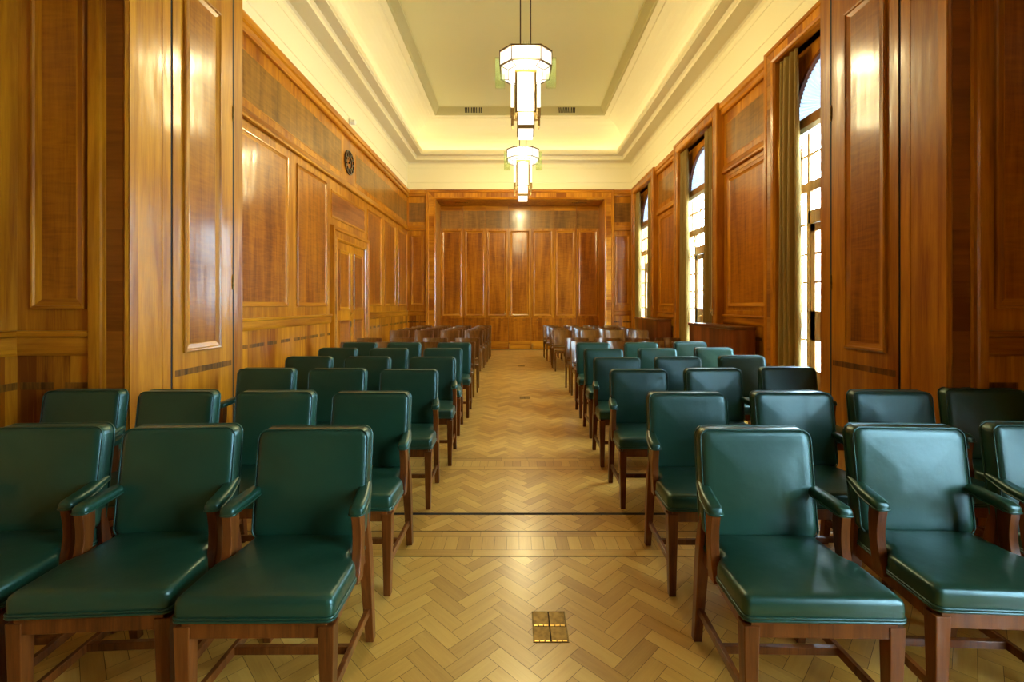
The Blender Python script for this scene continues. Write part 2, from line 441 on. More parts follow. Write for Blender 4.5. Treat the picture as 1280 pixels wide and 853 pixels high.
PROF = [(0, 0.0), (0, 0.016), (0.008, 0.022), (0.018, 0.021), (0.026, 0.012), (0.058, 0.004), (0.064, 0.0045)]
def panel(parent, mp, u0, u1, z0, z1, hz, field='panel', name='panel', prof=PROF):
    mb = MB(mp); mb.frame(u0, u1, z0, z1, prof, mis=[1, 0, 1, 0])
    o, d = prof[-1]
    mb.quad([(u0 + o, z0 + o, d), (u1 - o, z0 + o, d), (u1 - o, z1 - o, d), (u0 + o, z1 - o, d)], 2)
    return mb.build(name, ['gold_z', hz, field], parent)

DADO = [(1.09, 0), (1.09, 0.012), (1.105, 0.022), (1.13, 0.026), (1.20, 0.026), (1.212, 0.042), (1.235, 0.046), (1.243, 0.036), (1.243, 0)]
PICT = [(3.60, 0), (3.60, 0.032), (3.612, 0.050), (3.64, 0.050), (3.665, 0.034), (3.71, 0.022), (3.74, 0.010), (3.75, 0)]
CORN = [(4.60, 0), (4.60, 0.045), (4.625, 0.062), (4.68, 0.062), (4.70, 0.085), (4.775, 0.092), (4.80, 0.08), (4.80, 0)]
BASE = [(0.0, 0), (0.0, 0.025), (0.17, 0.025), (0.19, 0.012), (0.20, 0)]

def dado_etc(parent, mp, u0, u1, hz, skip=None, board='board_y', base_side=None, upper=True):
    spans = [(u0, u1)] if not skip else [(u0, skip[0]), (skip[1], u1)]
    for a, b in spans:
        if b - a < 0.05: continue
        mb = MB(mp); mb.ext(DADO, a, b); mb.build('dado_rail', [hz], parent)
        mb = MB(mp); mb.quad([(a, 0.2, 0.002), (b, 0.2, 0.002), (b, 1.09, 0.002), (a, 1.09, 0.002)]); mb.build('dado_boarding', [board], parent)
        mb = MB(mp)
        u = a + 0.02
        while u < b - 0.05:
            w = 0.16 + 0.22 * random.random(); mb.box(u, min(u + w, b), 0.880, 0.925, 0.002, 0.0028); u += w + 0.02 + 0.12 * random.random()
        mb.build('inlay_band', ['inlay'], parent)
        mb = MB(mp); mb.ext(BASE, a, b); mb.build('skirting', [hz], parent)
    if upper:
        mb = MB(mp); mb.ext(PICT, u0, u1); mb.build('picture_rail', [hz], parent)
        mb = MB(mp); mb.ext(CORN, u0, u1); mb.build('cornice_rail', [hz], parent)
def frieze(parent, mp, u0, u1, z0=3.84, z1=4.43):
    mb = MB(mp); mb.frame(u0, u1, z0, z1, [(0, 0.0), (0, 0.004), (0.012, 0.004), (0.012, 0.003)])
    mb.quad([(u0 + .012, z0 + .012, .003), (u1 - .012, z0 + .012, .003), (u1 - .012, z1 - .012, .003), (u0 + .012, z1 - .012, .003)], 1)
    return mb.build('frieze_panel', ['gold_z', 'frieze'], parent)

# ---- clock-side wall
mb = MB(); mb.box(XL - 0.35, XL, P2, YB, 0, ZW)
wl = mb.build('wall_left', ['gold_z'], kind='structure')
dado_etc(wl, mapL, P2, YB, 'gold_y', skip=(7.89, 9.83))
for a, b in ((4.25, 5.15), (5.27, 6.41), (6.68, 7.74), (9.86, 10.86), (11.12, 12.14), (12.42, 13.40)):
    panel(wl, mapL, a, b, 1.375, 3.48, 'gold_y')
frieze(wl, mapL, 4.1, 8.40); frieze(wl, mapL, 9.15, 13.4)
mb = MB(mapL); mb.frame(7.93, 9.70, 2.93, 3.42, [(0, 0), (0, .012), (.02, .014), (.045, .004), (.05, .004)])
mb.quad([(7.98, 2.98, .004), (9.65, 2.98, .004), (9.65, 3.37, .004), (7.98, 3.37, .004)], 1)
mb.build('overdoor_panel', ['gold_y', wood('overdoor_flame_veneer', 'y', (0.16, 0.04, 0.006), (0.36, 0.12, 0.02), ripple=0.2)], wl)

# ---- door in that wall
mb = MB(mapL)
mb.box(8.14, 8.868, 0.012, 2.545, 0.002, 0.016); mb.box(8.872, 9.62, 0.012, 2.545, 0.002, 0.016)
door = mb.build('door_1', ['gold_z'], kind='structure')
mb = MB(mapL)
mb.portal(8.14, 9.62, 2.55, [(0, 0.0), (0, 0.03), (0.03, 0.045), (0.05, 0.04), (0.16, 0.04), (0.18, 0.06), (0.24, 0.06), (0.25, 0.0)], [0, 0, 0, 2, 0, 0, 0], [1, 1, 1, 3, 1, 1, 1])
mb.build('door_surround', ['gold_z', 'gold_y', 'cross_zy', 'cross_y'], door)
for a, b in ((8.24, 8.77), (8.97, 9.52)):
    o = panel(door, lambda u, z, d: mapL(u, z, d + 0.014), a, b, 1.30, 2.41, 'gold_y')
    o = panel(door, lambda u, z, d: mapL(u, z, d + 0.014), a, b, 0.25, 1.12, 'gold_y')
mb = MB(mapL); mb.box(8.82, 8.855, 1.17, 1.31, 0.016, 0.022); mb.tube([(8.838, 1.245, 0.02), (8.838, 1.245, 0.065), (8.74, 1.245, 0.07)], 0.010)
mb.build('door_handle', ['brass'], door, smooth=0.7)
mb = MB(mapL); mb.box(8.80, 8.86, 0.98, 1.09, 0.016, 0.024); mb.build('lock_plate', ['bronze'], door)

# ---- end wall with the wide opening
mb = MB()
mb.box(XL - 0.35, JL, YB, YD + 0.3, 0, ZW); mb.box(JR - 0.015, 4.0, YB, YD + 0.3, 0, ZW); mb.box(JL, JR - 0.015, YB, YD + 0.3, 4.523, ZW)
wb = mb.build('wall_back', ['gold_z'], kind='structure')
RO = JR - 0.015
for a, b in ((XL, JL - 0.285), (RO + 0.27, XR)):
    dado_etc(wb, mapB, a, b, 'gold_x', board='board_x')
panel(wb, mapB, XL + 0.12, JL - 0.36, 1.40, 3.46, 'gold_x'); panel(wb, mapB, RO + 0.33, XP - 0.07, 1.40, 3.46, 'gold_x')
frieze(wb, mapB, XL + 0.04, JL - 0.30); frieze(wb, mapB, RO + 0.29, XP - 0.03)
ARCH = [(0, -0.05), (0, 0.03), (0.02, 0.05), (0.045, 0.045), (0.055, 0.035), (0.20, 0.035), (0.215, 0.055), (0.262, 0.055), (0.277, 0.085), (0.277, 0.0)]
mb = MB(mapB)
mb.portal(JL, RO, 4.523, ARCH, [0, 0, 0, 0, 2, 0, 0, 0, 0], [1, 1, 1, 1, 3, 1, 1, 1, 1])
t = mb.build('trim_1', ['gold_z', 'gold_x', 'cross_z_lit', 'cross_x'], kind='structure')
mb = MB()                                       # jamb linings and soffit of that opening
mb.box(JL - 0.005, JL + 0.004, YB, YD, 0, 4.523); mb.box(RO - 0.004, RO + 0.005, YB, YD, 0, 4.523); mb.box(JL, RO, YB, YD, 4.519, 4.528)
mb.build('opening_lining', ['gold_z'], t)
for k, (a, b) in enumerate(((-1.86, -1.42), (1.70, 2.20))):
    mb = MB(); mb.box(a, b, YB + 0.30, YB + 0.42, 4.511, 4.519, 0)
    for i in range(12):
        u = a + 0.02 + i * (b - a - 0.04) / 12; mb.box(u, u + 0.018, YB + 0.31, YB + 0.41, 4.508, 4.511, 1)
    tag(mb.build('soffit_vent', ['gold_x', 'black']), ('slotted wooden air vent in the soffit over the folding doors, clock side', 'slotted wooden air vent in the soffit over the folding doors, window side')[k], 'vent', 'soffit vents')

# ---- folding doors, seven leaves
mb = MB(); mb.box(XL - 0.3, 4.0, YD + 0.06, YD + 0.3, 0, ZW); mb.build('sky_block_behind_doors', ['black'], kind='structure')  # added unseen black slab, stops the sky leaking in past the leaves
fold = empty('door_2', (0, 0, 0)); fold['kind'] = 'structure'
lw = (RO - JL) / 7
for k in range(7):
    a, b = JL + k * lw + 0.003, JL + (k + 1) * lw - 0.003
    mb = MB(mapD)
    mb.box(a, b, 0.015, 4.515, -0.045, 0.0, 0)
    mb.quad([(a, 4.36, .001), (b, 4.36, .001), (b, 4.515, .001), (a, 4.515, .001)], 1)
    mb.quad([(a, 0.015, .001), (b, 0.015, .001), (b, 0.27, .001), (a, 0.27, .001)], 1)
    leaf = mb.build('leaf', ['gold_z', 'gold_x'], fold)
    mb = MB(mapD); mb.quad([(a + .005, 3.81, .0015), (b - .005, 3.81, .0015), (b - .005, 4.36, .0015), (a + .005, 4.36, .0015)]); mb.build('frieze_veneer', ['frieze'], leaf)
    panel(leaf, mapD, a + 0.055, b - 0.055, 1.055, 3.735, 'gold_x')
    mb = MB(mapD); mb.quad([(a + .004, .27, .0012), (b - .004, .27, .0012), (b - .004, 1.0, .0012), (a + .004, 1.0, .0012)]); mb.build('lower_board', ['panel'], leaf)
    mb = MB(mapD)
    for q in (0.3, 0.7): mb.box(a + lw * q - 0.05, a + lw * q + 0.05, 0.925, 0.945, 0.001, 0.003)
    mb.build('inlay_mark', ['inlay'], leaf)
    if k in (2, 3):
        x = b - 0.09 if k == 2 else a + 0.05
        mb = MB(mapD); mb.box(x - 0.025, x + 0.025, 1.06, 1.20, 0.001, 0.006); mb.tube([(x, 1.13, 0.0), (x, 1.13, 0.05)], 0.012); mb.tube([(x, 1.13, 0.045), (x, 1.13, 0.085)], 0.03, 12)
        mb.build('knob', ['brass'], leaf, smooth=0.7)
    if k in (3, 4):
        mb = MB(mapD); mb.box(a + 0.01, a + 0.05, 0.02, 0.18, 0.001, 0.018); mb.build('floor_bolt', ['brass'], leaf)

# ---- dividing wall between the two rooms (near opening)
mb = MB()
mb.box(-4.0, JL, P1, P2, 0, 7.0); mb.box(JR, 4.3, P1, P2, 0, 7.0); mb.box(JL, JR, P1, P2, 4.523, 7.0)
wp = mb.build('wall_front', ['gold_z'], kind='structure')
NL = -3.06
mb = MB(mapF)
mb.portal(JL, JR, 4.523, [(0, -0.02), (0, 0.018), (0.012, 0.026), (0.024, 0.020), (0.03, 0.014), (0.135, 0.014), (0.135, 0.022), (0.15, 0.024), (0.15, 0.044), (0.165, 0.048), (0.215, 0.050), (0.222, 0.0)],
          [0, 0, 0, 0, 2, 0, 0, 0, 0, 0, 0], [1, 1, 1, 1, 3, 1, 1, 1, 1, 1, 1])
mb.build('trim_2', ['gold_z', 'gold_x', 'cross_z', 'cross_x'], kind='structure')
dado_etc(wp, mapF, NL, JL - 0.222, 'gold_x', board='board_x', upper=False)
dado_etc(wp, mapF, JR + 0.222, 4.0, 'gold_x', board='board_x', upper=False)
panel(wp, mapF, -2.965, -2.63, 1.375, 4.3, 'gold_x'); panel(wp, mapF, 2.935, 3.9, 1.375, 4.3, 'gold_x')
# jamb faces, each with its hinged pocket door
for side, mp, n in ((0, mapJL, 3), (1, mapJR, 4)):
    mb = MB(mp); mb.box(P1 - 0.015, P1 + 0.035, 0, 4.523, 0, 0.008); mb.box(P1 + 0.035, P1 + 0.05, 0, 4.523, 0, 0.004)
    mb.box(3.05, 3.06, 0, 4.523, 0, 0.003); mb.build('jamb_bead', ['gold_z'], wp)
    mb = MB(mp); mb.box(3.800, 3.824, 0, 4.523, 0.0, 0.0012, 0); mb.box(3.128, 3.140, 0, 4.523, 0.0, 0.0012, 0); mb.build('jamb_gap', ['black'], wp)
    mb = MB(mp); mb.box(3.140, 3.80, 0.015, 4.50, 0.0005, 0.006, 0)
    d = mb.build('door_%d' % n, ['gold_z'], kind='structure')
    panel(d, lambda u, z, dd, mp=mp: mp(u, z, dd + 0.005), 3.235, 3.64, 1.06, 3.72, 'gold_y')
    mb = MB(mp)
    u = 3.16
    while u < 3.78:
        mb.box(u, min(u + 0.10, 3.785), 0.900, 0.945, 0.006, 0.0068); u += 0.1005
    mb.build('inlay_band', ['inlay'], d)
    for z in (0.35, 1.59, 3.0):
        mb = MB(mp); mb.tube([(3.804, z - 0.05, 0.009), (3.804, z + 0.05, 0.009)], 0.008, 8); mb.tube([(3.804, z - 0.065, 0.009), (3.804, z + 0.065, 0.009)], 0.0045, 8)
        mb.build('hinge', ['dull_brass'], d, smooth=0.7)

# ---- room behind the camera (it lights and reflects; only what stands there)
mb = MB(); mb.box(NL - 0.3, NL, -6.2, P1, 0, 5.6); ws = mb.build('wall_near_left', ['gold_z'], kind='structure')
dado_etc(ws, lambda u, z, d: (NL + d, u, z), -5, P1, 'gold_y', upper=False)
for a in (-4.6, -3.2, -1.8, -0.4, 1.0):
    panel(ws, lambda u, z, d: (NL + d, u, z), a, a + 1.15, 1.375, 4.3, 'gold_y')
mb = MB(); mb.box(-3.4, 4.0, -6.4, -6.0, 0, 5.6); mb.build('wall_near_back', ['panel'], kind='structure')
mb = MB(); mb.box(-3.4, 4.3, -6.4, P1, 5.5, 5.7); mb.build('ceiling_near', ['plaster'], kind='structure')

# ------------------------------------------------------------------ window wall
NWIN = [-0.5]
def pier(mb, a, b, zt): mb.box(XR, 3.70, a, b, 0, zt)
mb = MB()
edges = [P2] + [q for c in WIN for q in (c - 0.90, c + 0.90)] + [YB]
for k in range(0, len(edges), 2):
    pier(mb, edges[k], edges[k + 1], ZW)
for c in WIN: mb.box(XR, 3.70, c - 0.90, c + 0.90, 4.6, ZW)
wr = mb.build('wall_right', ['gold_z'], kind='structure')
mb = MB()
edges = [-6.2] + [q for c in reversed(NWIN) for q in (c - 0.90, c + 0.90)] + [P1]
for k in range(0, len(edges), 2): pier(mb, edges[k], edges[k + 1], 5.6)
for c in NWIN: mb.box(XR, 3.70, c - 0.90, c + 0.90, 4.6, 5.6)
wnr = mb.build('wall_near_right', ['gold_z'], kind='structure')
for a, b in ((6.24, 7.69), (9.81, 11.25)):
    dado_etc(wr, mapR, a, b, 'gold_y')
    panel(wr, mapR, a + 0.17, b - 0.17, 1.375, 3.48, 'gold_y'); frieze(wr, mapR, a + 0.07, b - 0.07)
    mb = MB(mapR); mb.frame(a + 0.06, b - 0.06, 1.26, 3.585, [(0, 0), (0, 0.006), (0.05, 0.006), (0.056, 0.0)]); mb.build('panel_margin', ['gold_z'], wr)

def window(n, c):
    w = empty('window_%d' % n); w['kind'] = 'structure'
    mp = mapR
    hw = 0.84
    mb = MB(mp)
    D = XR - 3.40
    mb.portal(c - hw, c + hw, 4.6, [(0, -0.20), (0, D - 0.03), (0.012, D), (0.04, D + 0.012), (0.05, D), (0.15, D), (0.16, D + 0.014), (0.205, D + 0.014), (0.215, D), (0.215, 0.0)],
              [0, 0, 0, 0, 2, 0, 0, 0, 0], [1, 1, 1, 1, 3, 1, 1, 1, 1])
    mb.build('window_surround', ['gold_z', 'gold_y', 'cross_zy', 'cross_y'], w)
    # spandrel with arched hole, at X = 3.62
    X0, X1 = 3.62, 3.665; R = 0.76; zs = 3.70
    mb = MB(); n_ = 40
    arc = [(c - R * cos(pi * k / n_), zs + R * sin(pi * k / n_)) for k in range(n_ + 1)]
    top = [(c - hw, zs)] + [(c - hw + 2 * hw * k / (n_ - 2), 4.6) for k in range(n_ - 1)] + [(c + hw, zs)]
    top = []
    for (y, z) in arc:
        dx, dz = y - c, max(z - zs, 1e-9)
        s = min(hw / abs(dx) if abs(dx) > 1e-6 else 1e9, (4.6 - zs) / dz)
        top.append((c + dx * s, zs + dz * s))
    corner = []
    for X in (X0, X1):
        for k in range(n_):
            q = [(X, *arc[k]), (X, *arc[k + 1]), (X, *top[k + 1]), (X, *top[k])]
            # fill the square corner where the ray hits change side
            a, b = top[k], top[k + 1]
            if abs(a[0] - b[0]) > 1e-4 and abs(a[1] - b[1]) > 1e-4:
                cy = a[0] if abs(abs(a[0] - c) - hw) < 1e-4 else b[0]
                q = [(X, *arc[k]), (X, *arc[k + 1]), (X, *b), (X, cy, 4.6), (X, *a)]
            mb.quad(q)
    for k in range(n_): mb.quad([(X0, *arc[k]), (X0, *arc[k + 1]), (X1, *arc[k + 1]), (X1, *arc[k])])
    mb.build('arch_spandrel', ['gold_z'], w)
    mb = MB(); r0, r1 = R - 0.035, R + 0.012
    rings = []
    for k in range(n_ + 1):
        a = pi * k / n_
        rings.append([(x, c - r * cos(a), zs + r * sin(a)) for x, r in ((X0 - 0.018, r0), (X0 - 0.018, r1), (X0 + 0.04, r1), (X0 + 0.04, r0))])
    mb.loft(rings, True, True, True); mb.build('arch_bead', ['chair_wood'], w)
    # pleated sunburst shade in the fanlight
    mb = MB(); np_ = 96
    pts = []
    for k in range(np_ + 1):
        a = pi * k / np_; dx = 0.012 if k % 2 else -0.004
        pts.append(((X0 + 0.03, c - 0.05 * cos(a), zs + 0.05 * sin(a)), (X0 + 0.03 + dx, c - (R - 0.02) * cos(a), zs + (R - 0.02) * sin(a))))
    for k in range(np_): mb.quad([pts[k][0], pts[k][1], pts[k + 1][1], pts[k + 1][0]])
    s = mb.build('fan_shade', ['shade'], w); sm = s.modifiers.new('thick', 'SOLIDIFY'); sm.thickness = 0.0015
    # timber frame
    mb = MB()
    def bar(y0, y1, z0, z1, x0=X0, x1=X1, mi=0): mb.box(x0, x1, c + y0, c + y1, z0, z1, mi)
    bar(-hw, hw, 3.60, 3.73, X0 - 0.03); bar(-hw, -hw + 0.07, 0, 3.60); bar(hw - 0.07, hw, 0, 3.60)
    bar(-hw, hw, 2.80, 2.92); bar(-hw, hw, 0, 0.06, X0 - 0.02)
    for y in (-0.46, 0.46): bar(y - 0.035, y + 0.035, 0, 2.80)
    bar(-0.46, 0.46, 2.40, 2.56)
    for y in (-0.46, 0.0, 0.46): bar(y - 0.022, y + 0.022, 2.92, 3.60)
    g0 = 0.012
    for y in (-0.615, -0.23, 0.23, 0.615): bar(y - g0, y + g0, 2.92, 3.60, X0 + 0.008, X0 + 0.036)
    bar(-hw, hw, 3.245, 3.27, X0 + 0.008, X0 + 0.036)
    for y in (-0.23, 0, 0.23): bar(y - g0, y + g0, 2.56, 2.80, X0 + 0.008, X0 + 0.036)
    for z in (2.40, 2.03, 1.68, 1.325, 0.965, 0.60):
        for s in (-1, 1): bar(min(s * 0.425, s * 0.77), max(s * 0.425, s * 0.77), z - g0, z + g0, X0 + 0.008, X0 + 0.036)
    bar(-0.77, -0.495, 0.06, 0.30); bar(0.495, 0.77, 0.06, 0.30)
    fr = mb.build('window_frame', ['window_oak'], w)
    for s in (-1, 1):
        mb = MB()
        y0, y1 = (0.004, 0.425) if s > 0 else (-0.425, -0.004)
        def b2(a, b, z0, z1, x0=X0 + 0.004, x1=X1 - 0.004): mb.box(x0, x1, c + a, c + b, z0, z1)
        b2(y0, y0 + 0.085, 0.065, 2.395); b2(y1 - 0.085, y1, 0.065, 2.395)
        b2(y0, y1, 2.30, 2.395); b2(y0, y1, 0.065, 0.60); b2(y0, y1, 0.965, 1.325)
        for z in (1.68, 2.03): b2(y0, y1, z - g0, z + g0, X0 + 0.008, X0 + 0.036)
        lf = mb.build('window_door', ['window_oak'], w)
        mb = MB(); yy = c + (y0 + 0.042 if s > 0 else y1 - 0.042)
        mb.box(X0 - 0.004, X0 + 0.006, yy - 0.02, yy + 0.02, 1.06, 1.24)
        mb.tube([(X0 - 0.002, yy, 1.19), (X0 - 0.05, yy, 1.19), (X0 - 0.055, yy + 0.09 * s, 1.185)], 0.009)
        mb.build('handle', ['brass'], lf, smooth=0.7)
        mb = MB(); mb.tube([(X0 - 0.002, yy, 2.16), (X0 - 0.025, yy, 2.16)], 0.012); mb.build('bolt', ['brass'], lf, smooth=0.7)
    mb = MB(); mb.box(X0 - 0.07, X0 - 0.02, c - hw + 0.01, c + hw - 0.01, 3.52, 3.585); mb.build('blind_track', ['steel'], w)
    mb = MB(); mb.box(X0 + 0.0365, X0 + 0.0405, c - 0.77, c + 0.77, 0.3, 3.60); mb.build('glass', ['glass'], w)
    return w
for k, c in enumerate(WIN): window(k + 1, c)
for k, c in enumerate(NWIN): window(k + 4, c)

# ---- curtains
def curtain(y0, y1, label, flare, seed):
    rnd = random.Random(seed)
    nf = 4; nu = nf * 10; zs = [0.02, 0.3, 0.8, 1.4, 2.0, 2.7, 3.3, 3.8, 4.2, 4.45, 4.57]
    ph = [rnd.uniform(-.4, .4) for _ in range(nf + 1)]; am = [rnd.uniform(.7, 1.15) for _ in range(nf + 1)]
    mb = MB(); rings = []
    for z in zs:
        t = z / 4.57; ring = []
        for k in range(nu + 1):
            s = k / nu
            i = min(int(s * nf), nf - 1)
            a = 0.062 * am[i] * (0.55 + 0.45 * (1 - t) ** 0.5) * sin(2 * pi * s * nf + ph[i] * sin(pi * (s * nf - i)) + 0.5 * sin(3 * t))
            w = (y1 - y0) * (1.0 if not flare else (1.0 - 0.10 * t))
            y = (y1 - s * w) if flare >= 0 else (y0 + s * w)
            ring.append((3.478 + a, y + 0.012 * sin(5 * t + s * 9), z))
        rings.append(ring)
    mb.loft(rings, closed=False)
    o = mb.build('curtain', ['velvet'], smooth='all')
    sm = o.modifiers.new('thick', 'SOLIDIFY'); sm.thickness = 0.005
    tag(o, label, 'curtain', 'olive velvet curtains'); return o
cw = [('nearest', WIN[0]), ('middle', WIN[1]), ('farthest', WIN[2])]
curtain(WIN[0] + 0.38, WIN[0] + 0.83, 'long olive velvet curtain at the tall window beside the dividing wall', 1, 1)
curtain(WIN[1] + 0.42, WIN[1] + 0.82, 'olive velvet curtain on the far edge of the middle window', 1, 2)
curtain(WIN[1] - 0.82, WIN[1] - 0.36, 'olive velvet curtain on the near edge of the middle window', -1, 3)
curtain(WIN[2] + 0.42, WIN[2] + 0.82, 'olive velvet curtain in the room corner by the folding doors', 1, 4)
curtain(WIN[2] - 0.82, WIN[2] - 0.42, 'olive velvet curtain on the near edge of the farthest window', -1, 5)
for c, lab in ((WIN[1], 'pale blind cord hanging on a brass hook beside the middle window'),):
    mb = MB(); y = c - 0.885
    mb.tube([(3.385, y, 3.4), (3.384, y, 2.2), (3.386, y + 0.01, 1.45), (3.38, y + 0.03, 1.27), (3.38, y - 0.03, 1.22), (3.382, y - 0.015, 1.34)], 0.005, 6)
    o = mb.build('blind_cord', [plain('pale_cord', (0.6, 0.5, 0.28), 0.7)], smooth=0.9); tag(o, lab, 'cord')
    mb = MB(); mb.tube([(3.40, y, 1.30), (3.36, y, 1.30), (3.35, y, 1.33)], 0.008, 8); mb.build('hook', ['brass'], o, smooth=0.8)

# ---- radiator cabinets under the panelling, rounded near corner
def cabinet(y0, y1, label):
    x0, x1, zt, r = 3.10, 3.39, 1.09, 0.13
    def outl(e):
        pts = [(x1, y1 + e * 0), (x0 - e, y1)]
        for k in range(9):
            a = pi + (pi / 2) * k / 8
            pts.append((x0 + r + (r + e) * cos(a), y0 + r + (r + e) * sin(a)))
        pts.append((x1, y0 - e)); return pts
    e = empty('radiator_cabinet', ((x0 + x1) / 2, (y0 + y1) / 2, 0))
    off = Vector(e.location)
    def loc(mb): mb.v = [tuple(Vector(v) - off) for v in mb.v]; return mb
    mb = MB(); mb.loft([[(x, y, 0.0) for x, y in outl(0)], [(x, y, zt - 0.05) for x, y in outl(0)]], True, True, True)
    loc(mb).build('body', ['cabinet'], e, smooth=0.6)
    mb = MB(); mb.loft([[(x, y, z) for x, y in outl(q)] for z, q in ((zt - 0.05, 0.012), (zt - 0.04, 0.025), (zt - 0.008, 0.03), (zt, 0.022))], True, True, True)
    loc(mb).build('top', ['cabinet_top'], e, smooth=0.6)
    mb = MB(); mb.loft([[(x, y, z) for x, y in outl(q)] for z, q in ((0, 0.015), (0.10, 0.015), (0.12, 0.002))], True, True, True)
    loc(mb).build('plinth', ['cabinet_top'], e, smooth=0.6)
    tag(e, label, 'cabinet', 'radiator cabinets')
cabinet(6.45, 8.14, 'mahogany radiator cabinet with rounded corner, nearest one under the window wall panelling')
cabinet(9.94, 11.80, 'farther mahogany radiator cabinet with rounded corner, behind the brown chairs')

# ------------------------------------------------------------------ ceiling
def ring_at(i, z, x0=XL, x1=XP, y0=P2, y1=YB):
    return [(x0 + i, y0 + i, z), (x1 - i, y0 + i, z), (x1 - i, y1 - i, z), (x0 + i, y1 - i, z)]
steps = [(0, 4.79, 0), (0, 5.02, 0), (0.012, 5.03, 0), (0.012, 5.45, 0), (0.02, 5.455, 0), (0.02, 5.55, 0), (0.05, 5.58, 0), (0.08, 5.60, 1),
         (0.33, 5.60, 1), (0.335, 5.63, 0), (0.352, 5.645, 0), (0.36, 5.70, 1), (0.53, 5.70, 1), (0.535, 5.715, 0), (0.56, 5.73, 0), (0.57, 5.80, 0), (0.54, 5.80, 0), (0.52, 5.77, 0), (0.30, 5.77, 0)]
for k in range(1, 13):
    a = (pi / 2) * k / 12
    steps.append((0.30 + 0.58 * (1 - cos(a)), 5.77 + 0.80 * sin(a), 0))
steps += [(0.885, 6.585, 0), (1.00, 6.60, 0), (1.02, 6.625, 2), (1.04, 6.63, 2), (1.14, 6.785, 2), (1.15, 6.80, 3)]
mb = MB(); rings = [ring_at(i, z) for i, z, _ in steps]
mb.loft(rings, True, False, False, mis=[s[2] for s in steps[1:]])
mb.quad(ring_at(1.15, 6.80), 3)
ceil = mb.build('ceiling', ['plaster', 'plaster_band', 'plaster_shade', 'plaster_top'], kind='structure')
# reeded band round the flat field, far side
mb = MB()
x = XL + 1.12
while x < XP - 1.12:
    y0, y1 = YB - 1.052, YB - 1.125
    mb.quad([(x, y0 - 0.006, 6.65), (x + 0.022, y0 - 0.006, 6.65), (x + 0.022, y1 - 0.006, 6.762), (x, y1 - 0.006, 6.762)])
    x += 0.045
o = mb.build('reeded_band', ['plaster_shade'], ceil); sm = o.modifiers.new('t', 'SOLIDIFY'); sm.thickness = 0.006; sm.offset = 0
for k, (a, b) in enumerate(((-1.38, -0.90), (1.15, 1.64))):
    mb = MB()
    y0, z0, y1, z1 = YB - 1.052 - 0.008, 6.65, YB - 1.125 - 0.008, 6.762
    for i in range(11):
        u = a + i * (b - a) / 11
        mb.loft([[(u, y0 - .006, z0), (u + .024, y0 - .006, z0), (u + .024, y1 - .006, z1), (u, y1 - .006, z1)], [(u, y0 + .02, z0), (u + .024, y0 + .02, z0), (u + .024, y1 + .02, z1), (u, y1 + .02, z1)]], True, True, True, 0)
    tag(mb.build('ceiling_vent', ['black']), ('row of black vent slots in the ceiling band, clock side of the lamps', 'row of black vent slots in the ceiling band, window side of the lamps')[k], 'vent', 'ceiling vents')

